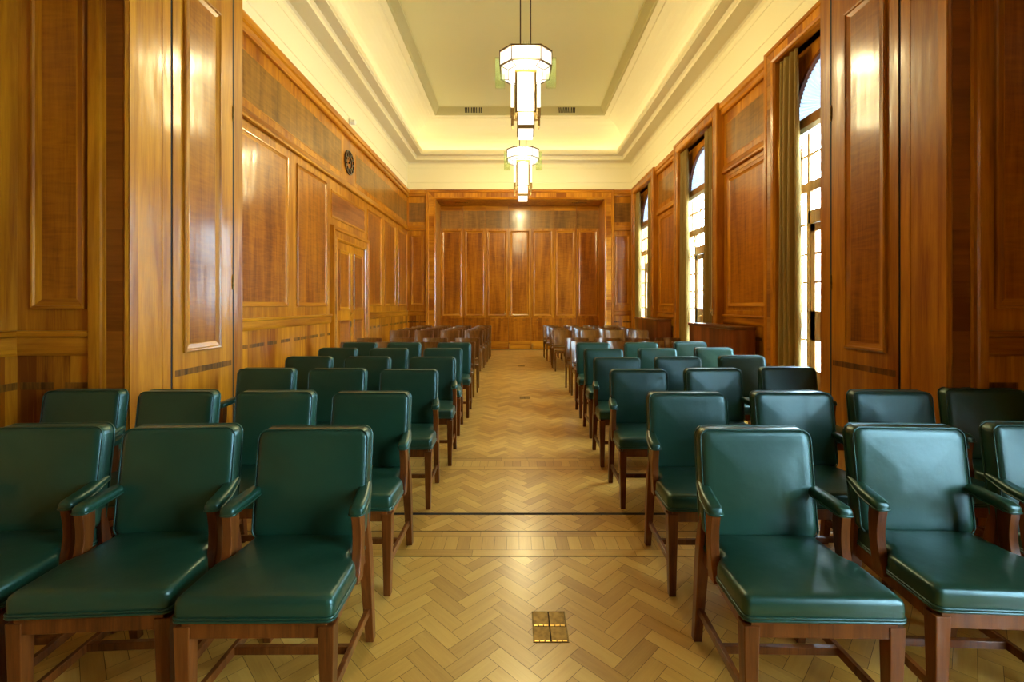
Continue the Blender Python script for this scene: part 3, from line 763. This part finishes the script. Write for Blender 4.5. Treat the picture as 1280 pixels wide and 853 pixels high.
# ------------------------------------------------------------------ lanterns
def make_lantern():
    e = empty('pendant_lantern', (0, 0, 0))
    z0, z1 = 4.79, 4.99
    hw, ch = 0.368, 0.165
    def octa(h, c): return [(h, -(h - c)), (h, h - c), (h - c, h), (-(h - c), h), (-h, h - c), (-h, -(h - c)), (-(h - c), -h), (h - c, -h)]
    mb = MB(); mb.loft([[(x, y, z) for x, y in octa(hw - .006, ch)] for z in (z0, z1)], True, False, True)
    inner = [(x, y, z0 - 0.03) for x, y in octa(0.25, 0.10)]
    mb.loft([[(x, y, z0) for x, y in octa(hw - .006, ch)], inner, [(x, y, z0 - 0.03) for x, y in octa(0.16, 0.05)]], True, False, True)
    mb.build('octagon_shade', ['lamp'], e)
    mb = MB()
    for z, dz in ((z1, 0.022), (z0, 0.008)):
        mb.loft([[(x, y, zz) for x, y in octa(h, ch)] for h, zz in ((hw - .02, z - dz / 2), (hw + .005, z - dz / 2), (hw + .005, z + dz / 2), (hw - .02, z + dz / 2))], True)
    for x, y in octa(hw, ch):
        mb.tube([(x, y, z0), (x, y, z1)], 0.008, 6)
        mb.tube([(x, y, z0 - 0.002), (x * 0.66, y * 0.66, z0 - 0.032)], 0.006, 6)
    q = octa(0.25, 0.10); mb.tube([(x, y, z0 - 0.033) for x, y in q], 0.005, 6, closed=True)
    mb.loft([[(x, y, zz) for x, y in octa(h, ch)] for h, zz in ((hw - .01, z1), (hw - .05, z1 + .015), (0.1, z1 + .02))], True, False, True)
    mb.build('octagon_frame', ['bronze'], e)
    mb = MB(); s = 0.155; mb.box(-s, s, -s, s, 4.72, 4.765); mb.build('collar', ['brass'], e, bevel=0.006)
    mb = MB(); s = 0.150
    mb.box(-s + .03, s - .03, -s + .012, s - .012, 4.165, 4.72); mb.box(-s + .012, s - .012, -s + .03, s - .03, 4.165, 4.72)
    mb.build('column_glass', ['lamp'], e)
    mb = MB()
    for sx in (-1, 1):
        for sy in (-1, 1):
            mb.box(min(sx * s, sx * (s - .028)), max(sx * s, sx * (s - .028)), min(sy * s, sy * (s - .028)), max(sy * s, sy * (s - .028)), 4.15, 4.72)
    mb.box(-s, s, -s, s, 4.155, 4.167)
    mb.build('column_frame', ['dull_brass'], e)
    for sx, sy in ((1, 0), (-1, 0), (0, 1), (0, -1)):
        mb = MB(); x, y = sx * 0.192, sy * 0.192
        if sy: continue
        mb.box(x - .022, x + .022, -.05, .05, 4.26, 4.76); t = mb.build('side_tube', ['lamp'], e)
        mb = MB(); mb.box(x - .026, x + .026, -.055, .055, 4.15, 4.26); mb.box(x - .018, x + .018, -.03, .03, 4.02, 4.15)
        mb.tube([(x, 0, 4.02), (x, 0, 3.97)], .008, 8); mb.box(min(x, sx * .12), max(x, sx * .12), -.015, .015, 4.09, 4.11)
        mb.build('tube_holder', ['dull_brass'], t)
    mb = MB(); s = 0.114; mb.box(-s, s, -s, s, 3.985, 4.150); mb.box(-.105, .105, -.105, .105, 3.85, 3.935); mb.build('lower_glass', ['lamp'], e)
    mb = MB(); mb.box(-.122, .122, -.122, .122, 3.935, 3.985)
    for sx in (-1, 1):
        for sy in (-1, 1): mb.box(sx * .118 - .008, sx * .118 + .008, sy * .118 - .008, sy * .118 + .008, 3.90, 4.15)
    mb.build('lower_band', ['dull_brass'], e)
    for ang in (0, pi / 2, pi, -pi / 2):
        for o in (-0.034, 0, 0.034):
            ca, sa = cos(ang), sin(ang); mb = MB(lambda a, b, c: (a * ca - b * sa, a * sa + b * ca, c))
            mb.box(0.30, 0.442, o - .004, o + .004, 4.57, 5.0)
            f = mb.build('glass_fin', ['fin'], e, bevel=0.002)
    for x in (-0.075, 0.075):
        mb = MB(); mb.tube([(x, 0, 5.0), (x, 0, 6.72)], 0.009, 8); mb.build('rod', ['bronze'], e)
    mb = MB(); mb.cyl((0, 0, 6.70), 'z', 0.16, 0.10, 24); mb.build('ceiling_rose', ['bronze'], e, smooth=0.6)
    return e
L1 = make_lantern(); L1.location = (0.145, 6.65, 0)
tag(L1, 'nearer octagonal art deco lantern hanging on two rods, larger in view', 'lamp', 'hanging lanterns')
L2 = copy_tree(L1); L2.location = (0.170, 10.70, 0)
tag(L2, 'farther octagonal art deco lantern hanging before the folding doors', 'lamp', 'hanging lanterns')
def wl_light(loc, power, r=0.12):
    l = bpy.data.lights.new('lantern_bulb', 'POINT'); l.energy = power; l.color = LAMP; l.shadow_soft_size = r
    o = bpy.data.objects.new('lantern_bulb', l); C.objects.link(o); o.location = loc; return o
# lantern of the room behind, out of sight above the camera
L3 = copy_tree(L1); L3.location = (0.145, -0.6, -1.3 + 0.0)
for ch in list(L3.children):
    if ch.name.split('.')[0] in ('rod', 'ceiling_rose'):
        for g in list(ch.children): bpy.data.objects.remove(g)
        bpy.data.objects.remove(ch)
L3.location.z = 0.10
tag(L3, 'octagonal art deco lantern of the room the photograph is taken from', 'lamp', 'hanging lanterns')

# cove lamps hidden behind the cornice lip
def cove(loc, sx, sy):
    l = bpy.data.lights.new('cove_lamp', 'AREA'); l.shape = 'RECTANGLE'; l.size = sx; l.size_y = sy; l.energy = 1.3 * max(sx, sy); l.color = (1.0, 0.87, 0.55)
    o = bpy.data.objects.new('cove_lamp', l); C.objects.link(o); o.location = loc; o.rotation_euler = (pi, 0, 0)
ym, xm = (P2 + YB) / 2, (XL + XP) / 2
cove((XL + 0.42, ym, 5.785), 0.10, YB - P2 - 1.0); cove((XP - 0.42, ym, 5.785), 0.10, YB - P2 - 1.0)
cove((xm, YB - 0.42, 5.785), XP - XL - 1.0, 0.10); cove((xm, P2 + 0.42, 5.785), XP - XL - 1.0, 0.10)

# ------------------------------------------------------------------ clock and sensor
def make_clock():
    cy, cz, R = 8.77, 4.137, 0.235
    e = empty('wall_clock', (XL + 0.004, cy, cz)); e.rotation_euler = (0, 0, 0)
    mp = lambda u, z, d: (d, u, z)
    def ring(r0, r1, d, name, n=48):
        mb = MB(mp); rings = []
        for k in range(n + 1):
            a = 2 * pi * k / n
            rings.append([(r * cos(a), r * sin(a), dd) for r, dd in ((r0, 0), (r1, 0), (r1, d), (r0, d))])
        mb.loft(rings, True); return mb.build(name, ['clock_ink'], e, smooth=0.6)
    ring(R - 0.022, R, 0.02, 'outer_ring'); ring(0.120, 0.132, 0.016, 'inner_ring')
    for k in range(12):
        a = 2 * pi * k / 12; ca, sa = cos(a), sin(a)
        mb = MB(lambda u, z, d: (d, u * ca - z * sa, u * sa + z * ca)); mb.box(0.128, R - 0.015, -0.022, 0.022, 0.002, 0.016); mb.build('hour_mark', ['clock_ink'], e)
    for a, l, w, nm in ((math.radians(140), 0.11, 0.014, 'hour_hand'), (math.radians(75), 0.16, 0.010, 'minute_hand')):
        ca, sa = cos(a), sin(a)
        mb = MB(lambda u, z, d: (d, u * ca - z * sa, u * sa + z * ca)); mb.box(-0.02, l, -w / 2, w / 2, 0.016, 0.022); mb.build(nm, ['clock_ink'], e)
    mb = MB(mp); mb.tube([(0, 0, 0), (0, 0, 0.03)], 0.022, 16); mb.build('hub', ['clock_ink'], e)
    tag(e, 'round open dark clock with ring of hour marks on the walnut frieze', 'clock')
make_clock()
e = empty('motion_sensor', (XL + 0.012, 8.80, 4.93))
mb = MB(); mb.box(0, 0.02, -0.05, 0.05, -0.06, 0.06); mb.build('bracket', ['white_plastic'], e, bevel=0.006)
mb = MB(); mb.cyl((0.02, 0, 0.0), 'x', 0.045, 0.08, 20, 0, 0.05); mb.cyl((0.10, 0, 0), 'x', 0.05, 0.02, 20, 0, 0.02); mb.build('sensor_head', ['white_plastic'], e, smooth=0.6)
tag(e, 'small white motion sensor on the plaster above the clock', 'sensor')

# ------------------------------------------------------------------ floor boxes
def floor_box(x, y, label):
    e = empty('floor_socket_box', (x, y, 0))
    w, d = 0.150, 0.190
    mb = MB(); mb.frame(-w / 2, w / 2, -d / 2, d / 2, [(0, 0.0), (0, 0.0022), (0.004, 0.0022), (0.004, 0.0006)])
    mb.box(-w / 2 + .003, w / 2 - .003, -d / 2 + .003, d / 2 - .003, 0.0001, 0.0006, 1)
    mb.build('rim', ['dull_brass', 'black'], e)
    for ix in (0, 1):
        for iy in (0, 1):
            x0 = -w / 2 + 0.005 + ix * (w / 2 - 0.003); y0 = -d / 2 + 0.008 + iy * (d / 2 - 0.003)
            mb = MB(); mb.box(x0, x0 + w / 2 - 0.0075, y0, y0 + d / 2 - 0.013, 0.0006, 0.0034)
            lid = mb.build('lid', ['dull_brass'], e, bevel=0.0008)
            mb = MB()
            for q in (0.03, 0.36, 0.70):
                mb.box(x0 + q * 0.067, x0 + (q + 0.26) * 0.067, y0 - 0.006, y0 - 0.0005, 0.0006, 0.0040)
            mb.build('hinge', ['brass'], lid)
    tag(e, label, 'floor box', 'brass floor socket boxes')
floor_box(0.148, 1.985, 'brass floor socket box with four lids, in the aisle nearest the camera')
floor_box(0.137, 6.885, 'small brass floor socket box halfway down the parquet aisle')
floor_box(0.132, 10.49, 'farthest brass floor socket box in the aisle among the brown chairs')

# ------------------------------------------------------------------ green chairs
def cushion_xz(w, z0, z1, t, rake, y_rear_top, parent, name):
    """Upright pad: rounded box with domed front; returns pad and its piping."""
    h = z1 - z0; mb = MB(); rings = []
    prof = [(0.10, t + 0.004), (0.02, t + 0.003), (0.006, t - 0.002), (0.0, t - 0.012), (0.0, 0.016), (0.003, 0.006), (0.010, -0.002), (0.024, -0.007), (0.045, -0.007), (0.07, -0.007), (0.10, -0.007), (0.13, -0.007), (0.155, -0.007), (0.172, -0.007)]
    def yy(z, d): return y_rear_top - t + d - (z1 - z) * rake
    for ins, d in prof:
        o = rrect(-w / 2 + ins, w / 2 - ins, z0 + ins, z1 - ins, max(0.034 - ins * 0.3, 0.01), 5)
        ring = []
        for x, z in o:
            crown = 0.010 * (1 - (2 * x / w) ** 2) * (z - z0) / h
            bow = 0.012 * (2 * x / w) ** 2
            dd = d
            if ins > 0.02 and d < 0:        # soft domed face
                gx, gz = 1 - min(1, abs(2 * x / (w - 0.048))) ** 2.6, 1 - min(1, abs((2 * z - z0 - z1) / (h - 0.048))) ** 2.6
                dd = d - 0.017 * gx * gz
            ring.append((x, yy(z, dd) - bow * 0.8, z + crown))
        rings.append(ring)
    mb.loft(rings, True, True, True)
    o = mb.build(name, ['leather'], parent, smooth=0.9)
    mb = MB()
    for d, ins in ((0.004, 0.001), (t - 0.006, 0.001)):
        q = rrect(-w / 2 + ins, w / 2 - ins, z0 + ins, z1 - ins, 0.033, 5)
        mb.tube([(x, yy(z, d) - 0.0096 * (2 * x / w) ** 2, z + 0.010 * (1 - (2 * x / w) ** 2) * (z - z0) / h) for x, z in q], 0.0045 if d > 0.01 else 0.0032, 6, closed=True)
    mb.build('piping', ['leather'], o, smooth='all')
    return o

def bar_path(mb, pts, secs, mi=0):
    """Rectangular bar along pts (centre line mostly vertical); secs = (half width x, half depth y)."""
    mb.loft([[(p[0] - a, p[1] - b, p[2]), (p[0] + a, p[1] - b, p[2]), (p[0] + a, p[1] + b, p[2]), (p[0] - a, p[1] + b, p[2])] for p, (a, b) in zip(pts, secs)], True, True, True, mi)

def seat_outline(ins):
    """Seat plan: wider front ears, set in where the arm supports pass."""
    x0, y0, y1, r = 0.248 - ins, -0.262 + ins, 0.185 - ins, max(0.022 - ins * 0.2, 0.008)
    def hw(y):
        t = min(1, max(0, (y + 0.055) / 0.035)); t = t * t * (3 - 2 * t)
        return x0 - 0.026 * t - 0.014 * max(0, y + 0.02) / 0.2
    ys = [y0 + r + (y1 - r - y0 - r) * k / 22 for k in range(23)]
    side = [(hw(y), y) for y in ys]
    c1 = [(hw(y0 + r) - r + r * cos(a), y0 + r + r * sin(a)) for a in (math.radians(-90 + 90 * k / 5) for k in range(5))]
    c2 = [(hw(y1 - r) - r + r * cos(a), y1 - r + r * sin(a)) for a in (math.radians(90 * k / 5) for k in range(1, 6))]
    half = c1 + side + c2
    return half + [(-x, y) for x, y in reversed(half)]

def make_green(arms):
    e = empty('green_armchair' if arms else 'green_side_chair')
    # seat
    mb = MB(); rings = []
    for ins, z in ((0.06, 0.416), (0.004, 0.416), (0.0, 0.422), (-0.001, 0.45), (0.0, 0.472), (0.003, 0.481), (0.009, 0.4875), (0.02, 0.4915), (0.04, 0.4915), (0.065, 0.4915), (0.09, 0.4915), (0.12, 0.4915), (0.15, 0.4915), (0.18, 0.4915)):
        o = seat_outline(ins)
        g = lambda x, y: 0.016 * (1 - min(1, abs(x / 0.225)) ** 2.6) * (1 - min(1, abs((y + 0.04) / 0.205)) ** 2.6) if ins > 0.019 and z > 0.49 else 0
        rings.append([(x, y, z + g(x, y)) for x, y in o])
    mb.loft(rings, True, True, True); seat = mb.build('seat', ['leather'], e, smooth=0.9)
    mb = MB()
    for z in (0.4215, 0.4305):
        mb.tube([(x, y, z) for x, y in seat_outline(-0.0015)], 0.0042, 6, closed=True)
    mb.build('piping', ['leather'], seat, smooth='all')
    cushion_xz(0.442, 0.480, 0.892, 0.068, 0.13, 0.25, e, 'backrest')
    # timber
    mb = MB()
    mb.box(-0.225, 0.225, -0.252, -0.224, 0.362, 0.416); mb.box(-0.20, 0.20, 0.155, 0.182, 0.362, 0.416)
    for s in (-1, 1):
        mb.loft([[(s * 0.238, -0.235, z), (s * 0.212, -0.235, z), (s * 0.186, 0.17, z), (s * 0.212, 0.17, z)] for z in (0.362, 0.416)], True, True, True)
    mb.build('seat_rail', ['chair_wood'], e, bevel=0.002)
    for s in (-1, 1):
        mb = MB(); bar_path(mb, [(s * 0.222, -0.229, 0.0), (s * 0.223, -0.232, 0.40)], [(0.0165, 0.0165), (0.0245, 0.0245)]); mb.build('leg', ['chair_wood'], e, bevel=0.003)
        mb = MB(); bar_path(mb, [(s * 0.212, 0.236, 0.0), (s * 0.211, 0.213, 0.16), (s * 0.210, 0.192, 0.32), (s * 0.208, 0.180, 0.43), (s * 0.205, 0.176, 0.52), (s * 0.200, 0.190, 0.66)],
                             [(0.0165, 0.0175), (0.019, 0.020), (0.022, 0.023), (0.022, 0.023), (0.018, 0.016), (0.015, 0.010)]); mb.build('leg', ['chair_wood'], e, bevel=0.003)
    mb = MB()
    for s in (-1, 1):
        mb.loft([[(s * 0.2175 - .009, -0.22, z), (s * 0.2175 + .009, -0.22, z), (s * 0.209 + .009, 0.21, z), (s * 0.209 - .009, 0.21, z)] for z in (0.125, 0.157)], True, True, True)
    mb.box(-0.21, 0.21, -0.012, 0.008, 0.127, 0.155)
    mb.build('stretcher', ['chair_wood'], e, bevel=0.002)
    if arms:
        for s in (-1, 1):
            mb = MB(); rings = []
            path = [(0.206, 0.205, 0.672, 0.62), (0.214, 0.15, 0.664, 0.85), (0.224, 0.09, 0.655, 1.0), (0.230, 0.04, 0.650, 1.0), (0.233, 0.005, 0.646, 1.0), (0.2335, -0.010, 0.643, 0.9), (0.2335, -0.016, 0.641, 0.7)]
            for x, y, z, k in path:
                rings.append([(s * x + a * k, y, z + b * k) for a, b in rrect(-0.0285, 0.0285, -0.018, 0.020, 0.0165, 4)])
            mb.loft(rings, True, True, True); a = mb.build('armrest', ['leather'], e, smooth=0.9)
            mb = MB(); mb.tube([(s * x + sg * 0.0285 * k, y, z - 0.010 * k) for sg, pp in ((1, path), (-1, path[::-1])) for x, y, z, k in pp], 0.0035, 6, closed=True)
            mb.build('piping', ['leather'], a, smooth='all')
            mb = MB()
            pts, secs = [], []
            for k in range(9):
                t = k / 8; z = 0.400 + (0.632 - 0.400) * t
                pts.append((s * (0.238 - 0.004 * t), 0.012 - 0.030 * (1 - t) ** 1.6 + 0.012 * sin(pi * t), z)); secs.append((0.0165, 0.027 - 0.006 * sin(pi * min(1, t * 1.1))))
            bar_path(mb, pts, secs); mb.build('arm_support', ['chair_wood'], e, smooth=0.6, bevel=0.002)
    return e

ORD = ['front', 'second', 'third', 'fourth', 'fifth', 'sixth', 'seventh']
SEAT = ['nearest the aisle', 'second from the aisle', 'third from the aisle', 'fourth from the aisle']
left = [[(325, 468, 530), (165, 306, 528), (3, 144, 527)],
        [(413, 516, 487.5), (293, 401, 486.5), (173, 279, 486), (60, 162, 485)],
        [(475, 550, 460.5), (386, 461, 459.5), (297, 373, 459)],
        [(511, 571.5, 445.5), (430, 489.5, 445), (357, 417.5, 444.8)],
        [(529, 580, 434.6), (462, 511, 434.6), (398, 448.4, 434.3)],
        [(546, 590, 428), (483.6, 527, 427.7), (428, 472.7, 427.7)]]
right = [[(866, 1009, 530), (1045, 1201, 527.3), (1217, 1372, 525)],
         [(805, 908, 488), (931, 1041, 487), (1054, 1160, 486), (1166, 1275, 483.5)],
         [(760, 835, 460.3), (852, 929, 459), (944.5, 1021, 457.5)],
         [(740, 801.5, 445.9), (816, 877, 445.2), (894.5, 956.5, 443.6)],
         [(728.8, 780, 435.5), (795, 846.7, 435), (865.7, 915.8, 434)],
         [(718.6, 763.4, 428.1), (779, 823, 427.8), (841, 883.5, 426.8)]]
ROT = {('L', 0): [0.5, 3.5, 3], ('R', 0): [-1.2, -3, -3], ('R', 1): [-1, -1.5, -3, -6]}
arm_proto = side_proto = None
for S, rows in (('L', left), ('R', right)):
    for r, row in enumerate(rows):
        for q, (l, rr, yt) in enumerate(row):
            Yr = (H - 0.90) * F / (yt - HY); Yf = Yr - 0.068
            xc = ((l - VX) * (Yf if S == 'L' else Yr) + (rr - VX) * (Yr if S == 'L' else Yf)) / 2 / F
            if r < 4:
                if arm_proto is None: o = arm_proto = make_green(True)
                else: o = copy_tree(arm_proto)
                kind = 'armchair'
            else:
                if side_proto is None: o = side_proto = make_green(False)
                else: o = copy_tree(side_proto)
                kind = 'armless chair'
            o.location = (xc, Yr - 0.25, 0)
            jit = random.Random(r * 31 + q * 7 + (S == 'R')).uniform(-1.2, 1.2)
            o.rotation_euler.z = math.radians(ROT.get((S, r), [jit] * 4)[q])
            tag(o, 'green leather %s on the %s side, %s row, %s' % (kind, 'clock' if S == 'L' else 'window', ORD[r], SEAT[q]), 'chair', 'green leather chairs in rows')

# ------------------------------------------------------------------ brown chairs
def make_brown():
    e = empty('brown_wooden_chair')
    mb = MB(); rings = []
    for ins, z in ((0.02, 0.425), (0.004, 0.43), (0.0, 0.44), (0.004, 0.452), (0.014, 0.457), (0.06, 0.452)):
        rings.append([(x, y, z) for x, y in rrect(-0.205 + ins, 0.205 - ins, -0.215 + ins, 0.19 - ins, 0.05, 5, taper=0.025)])
    mb.loft(rings, True, True, True); mb.build('seat', ['bistro'], e, smooth=0.7)
    # bent back panel: concave towards the sitter
    n, mz = 16, 7; W = 0.205
    def P(s, z, d):
        x = s * W * (0.94 + 0.06 * (z - 0.52) / 0.32); y = 0.155 + 0.05 * (1 - s * s) + (z - 0.52) * 0.16 + d
        return (x, y, z)
    mb = MB(); rings = []
    for k in range(mz + 1):
        z = 0.52 + 0.32 * k / mz
        rings.append([P(-1 + 2 * j / n, z, 0) for j in range(n + 1)] + [P(1 - 2 * j / n, z, 0.016) for j in range(n + 1)])
    mb.loft(rings, True, True, True); mb.build('backrest', ['bistro'], e, smooth=0.7)
    for s in (-1, 1):
        mb = MB(); bar_path(mb, [(s * 0.185, -0.19, 0), (s * 0.183, -0.188, 0.43)], [(0.014, 0.014), (0.020, 0.020)]); mb.build('leg', ['bistro'], e, bevel=0.003)
        mb = MB(); bar_path(mb, [(s * 0.185, 0.215, 0), (s * 0.188, 0.180, 0.25), (s * 0.191, 0.162, 0.44), (s * 0.198, 0.170, 0.56), (s * 0.204, 0.208, 0.838)], [(0.013, 0.015), (0.015, 0.018), (0.016, 0.019), (0.012, 0.014), (0.010, 0.011)])
        mb.build('leg', ['bistro'], e, bevel=0.003)
    mb = MB(); mb.box(-0.18, 0.18, -0.195, -0.175, 0.375, 0.43); mb.box(-0.175, 0.175, 0.15, 0.168, 0.385, 0.43)
    for s in (-1, 1): mb.box(s * 0.183 - .009, s * 0.183 + .009, -0.18, 0.16, 0.375, 0.43)
    mb.build('seat_rail', ['bistro'], e, bevel=0.002)
    mb = MB(); mb.box(-0.19, 0.19, 0.150, 0.166, 0.468, 0.492); mb.build('back_rail', ['bistro'], e, bevel=0.002)
    return e
rowsL = [(6.90, [-0.82, -1.36, -1.90, -2.42]), (7.71, [-0.805, -1.36, -1.919, -2.465]), (10.04, [-0.928, -1.453, -2.024, -2.549]),
         (10.55, [-0.90, -1.44, -2.0, -2.51]), (11.12, [-0.88, -1.43, -1.98, -2.50]), (11.78, [-0.88, -1.42, -1.97, -2.47]), (12.42, [-0.87, -1.42, -1.97, -2.49])]
rowsR = [(7.06, [1.06, 1.60, 2.10, 2.63]), (7.71, [1.044, 1.56, 2.05, 2.57]), (10.02, [1.026, 1.62, 2.17, 2.69]),
         (10.55, [1.01, 1.56, 2.10, 2.65]), (11.10, [1.03, 1.57, 2.11, 2.64]), (11.78, [0.98, 1.53, 2.08, 2.62]), (12.45, [0.95, 1.50, 2.06, 2.60])]
ORDB = ['first', 'second', 'third', 'fourth', 'fifth', 'sixth', 'farthest']
proto = None
for S, rows in (('clock', rowsL), ('window', rowsR)):
    for r, (Y, xs) in enumerate(rows):
        for q, x in enumerate(xs):
            if proto is None: o = proto = make_brown()
            else: o = copy_tree(proto)
            rn = random.Random(r * 17 + q * 5 + len(S)); o.location = (x, Y - 0.215, 0); o.rotation_euler.z = math.radians(rn.uniform(-2.5, 2.5))
            tag(o, 'brown wooden chair on the %s side, %s brown row, %s' % (S, ORDB[r], SEAT[q]), 'chair', 'brown wooden chairs in rows')

# ------------------------------------------------------------------ outside and light
mb = MB(); mb.box(4.0, 40, -20, 40, -0.3, -0.1); mb.build('ground_outside', ['stone'], kind='structure')
W = bpy.data.worlds.new('overcast'); bpy.context.scene.world = W; W.use_nodes = True
bg = W.node_tree.nodes['Background']; bg.inputs[0].default_value = (0.61, 0.82, 1.0, 1); bg.inputs[1].default_value = 38.0
for c in WIN + NWIN:
    l = bpy.data.lights.new('window_portal', 'AREA'); l.shape = 'RECTANGLE'; l.size = 4.5; l.size_y = 1.66; l.energy = 1; l.cycles.is_portal = True
    o = bpy.data.objects.new('window_portal', l); C.objects.link(o); o.location = (3.76, c, 2.3); o.rotation_euler = (0, pi / 2, 0)
for L_ in (L1, L2, L3):
    x, y, z = L_.location
    for dz, p in ((4.88, 300), (4.58, 140), (4.30, 110), (4.06, 70)): wl_light((x, y, z + dz), p * (0.95 if L_ is not L3 else 0.10), 0.14 if dz > 4.8 else 0.11)

# ------------------------------------------------------------------ camera
cam = bpy.data.cameras.new('camera'); co = bpy.data.objects.new('camera', cam); C.objects.link(co)
co.location = (0, 0, H); co.rotation_euler = (pi / 2, 0, 0)
cam.sensor_width = 36; cam.lens = F / 1280 * 36
cam.shift_x = -(VX - 640) / 1280; cam.shift_y = -(426.5 - HY) / 1280
cam.clip_start = 0.05
sc = bpy.context.scene; sc.camera = co
sc.view_settings.view_transform = 'Standard'; sc.view_settings.look = 'None'; sc.view_settings.gamma = 1; sc.view_settings.use_curve_mapping = False
sc.view_settings.exposure = 0.70
sc.cycles.use_denoising = True
sc.cycles.max_bounces = 10; sc.cycles.diffuse_bounces = 5; sc.cycles.glossy_bounces = 5; sc.cycles.transparent_max_bounces = 12
sc.cycles.sample_clamp_indirect = 6.0
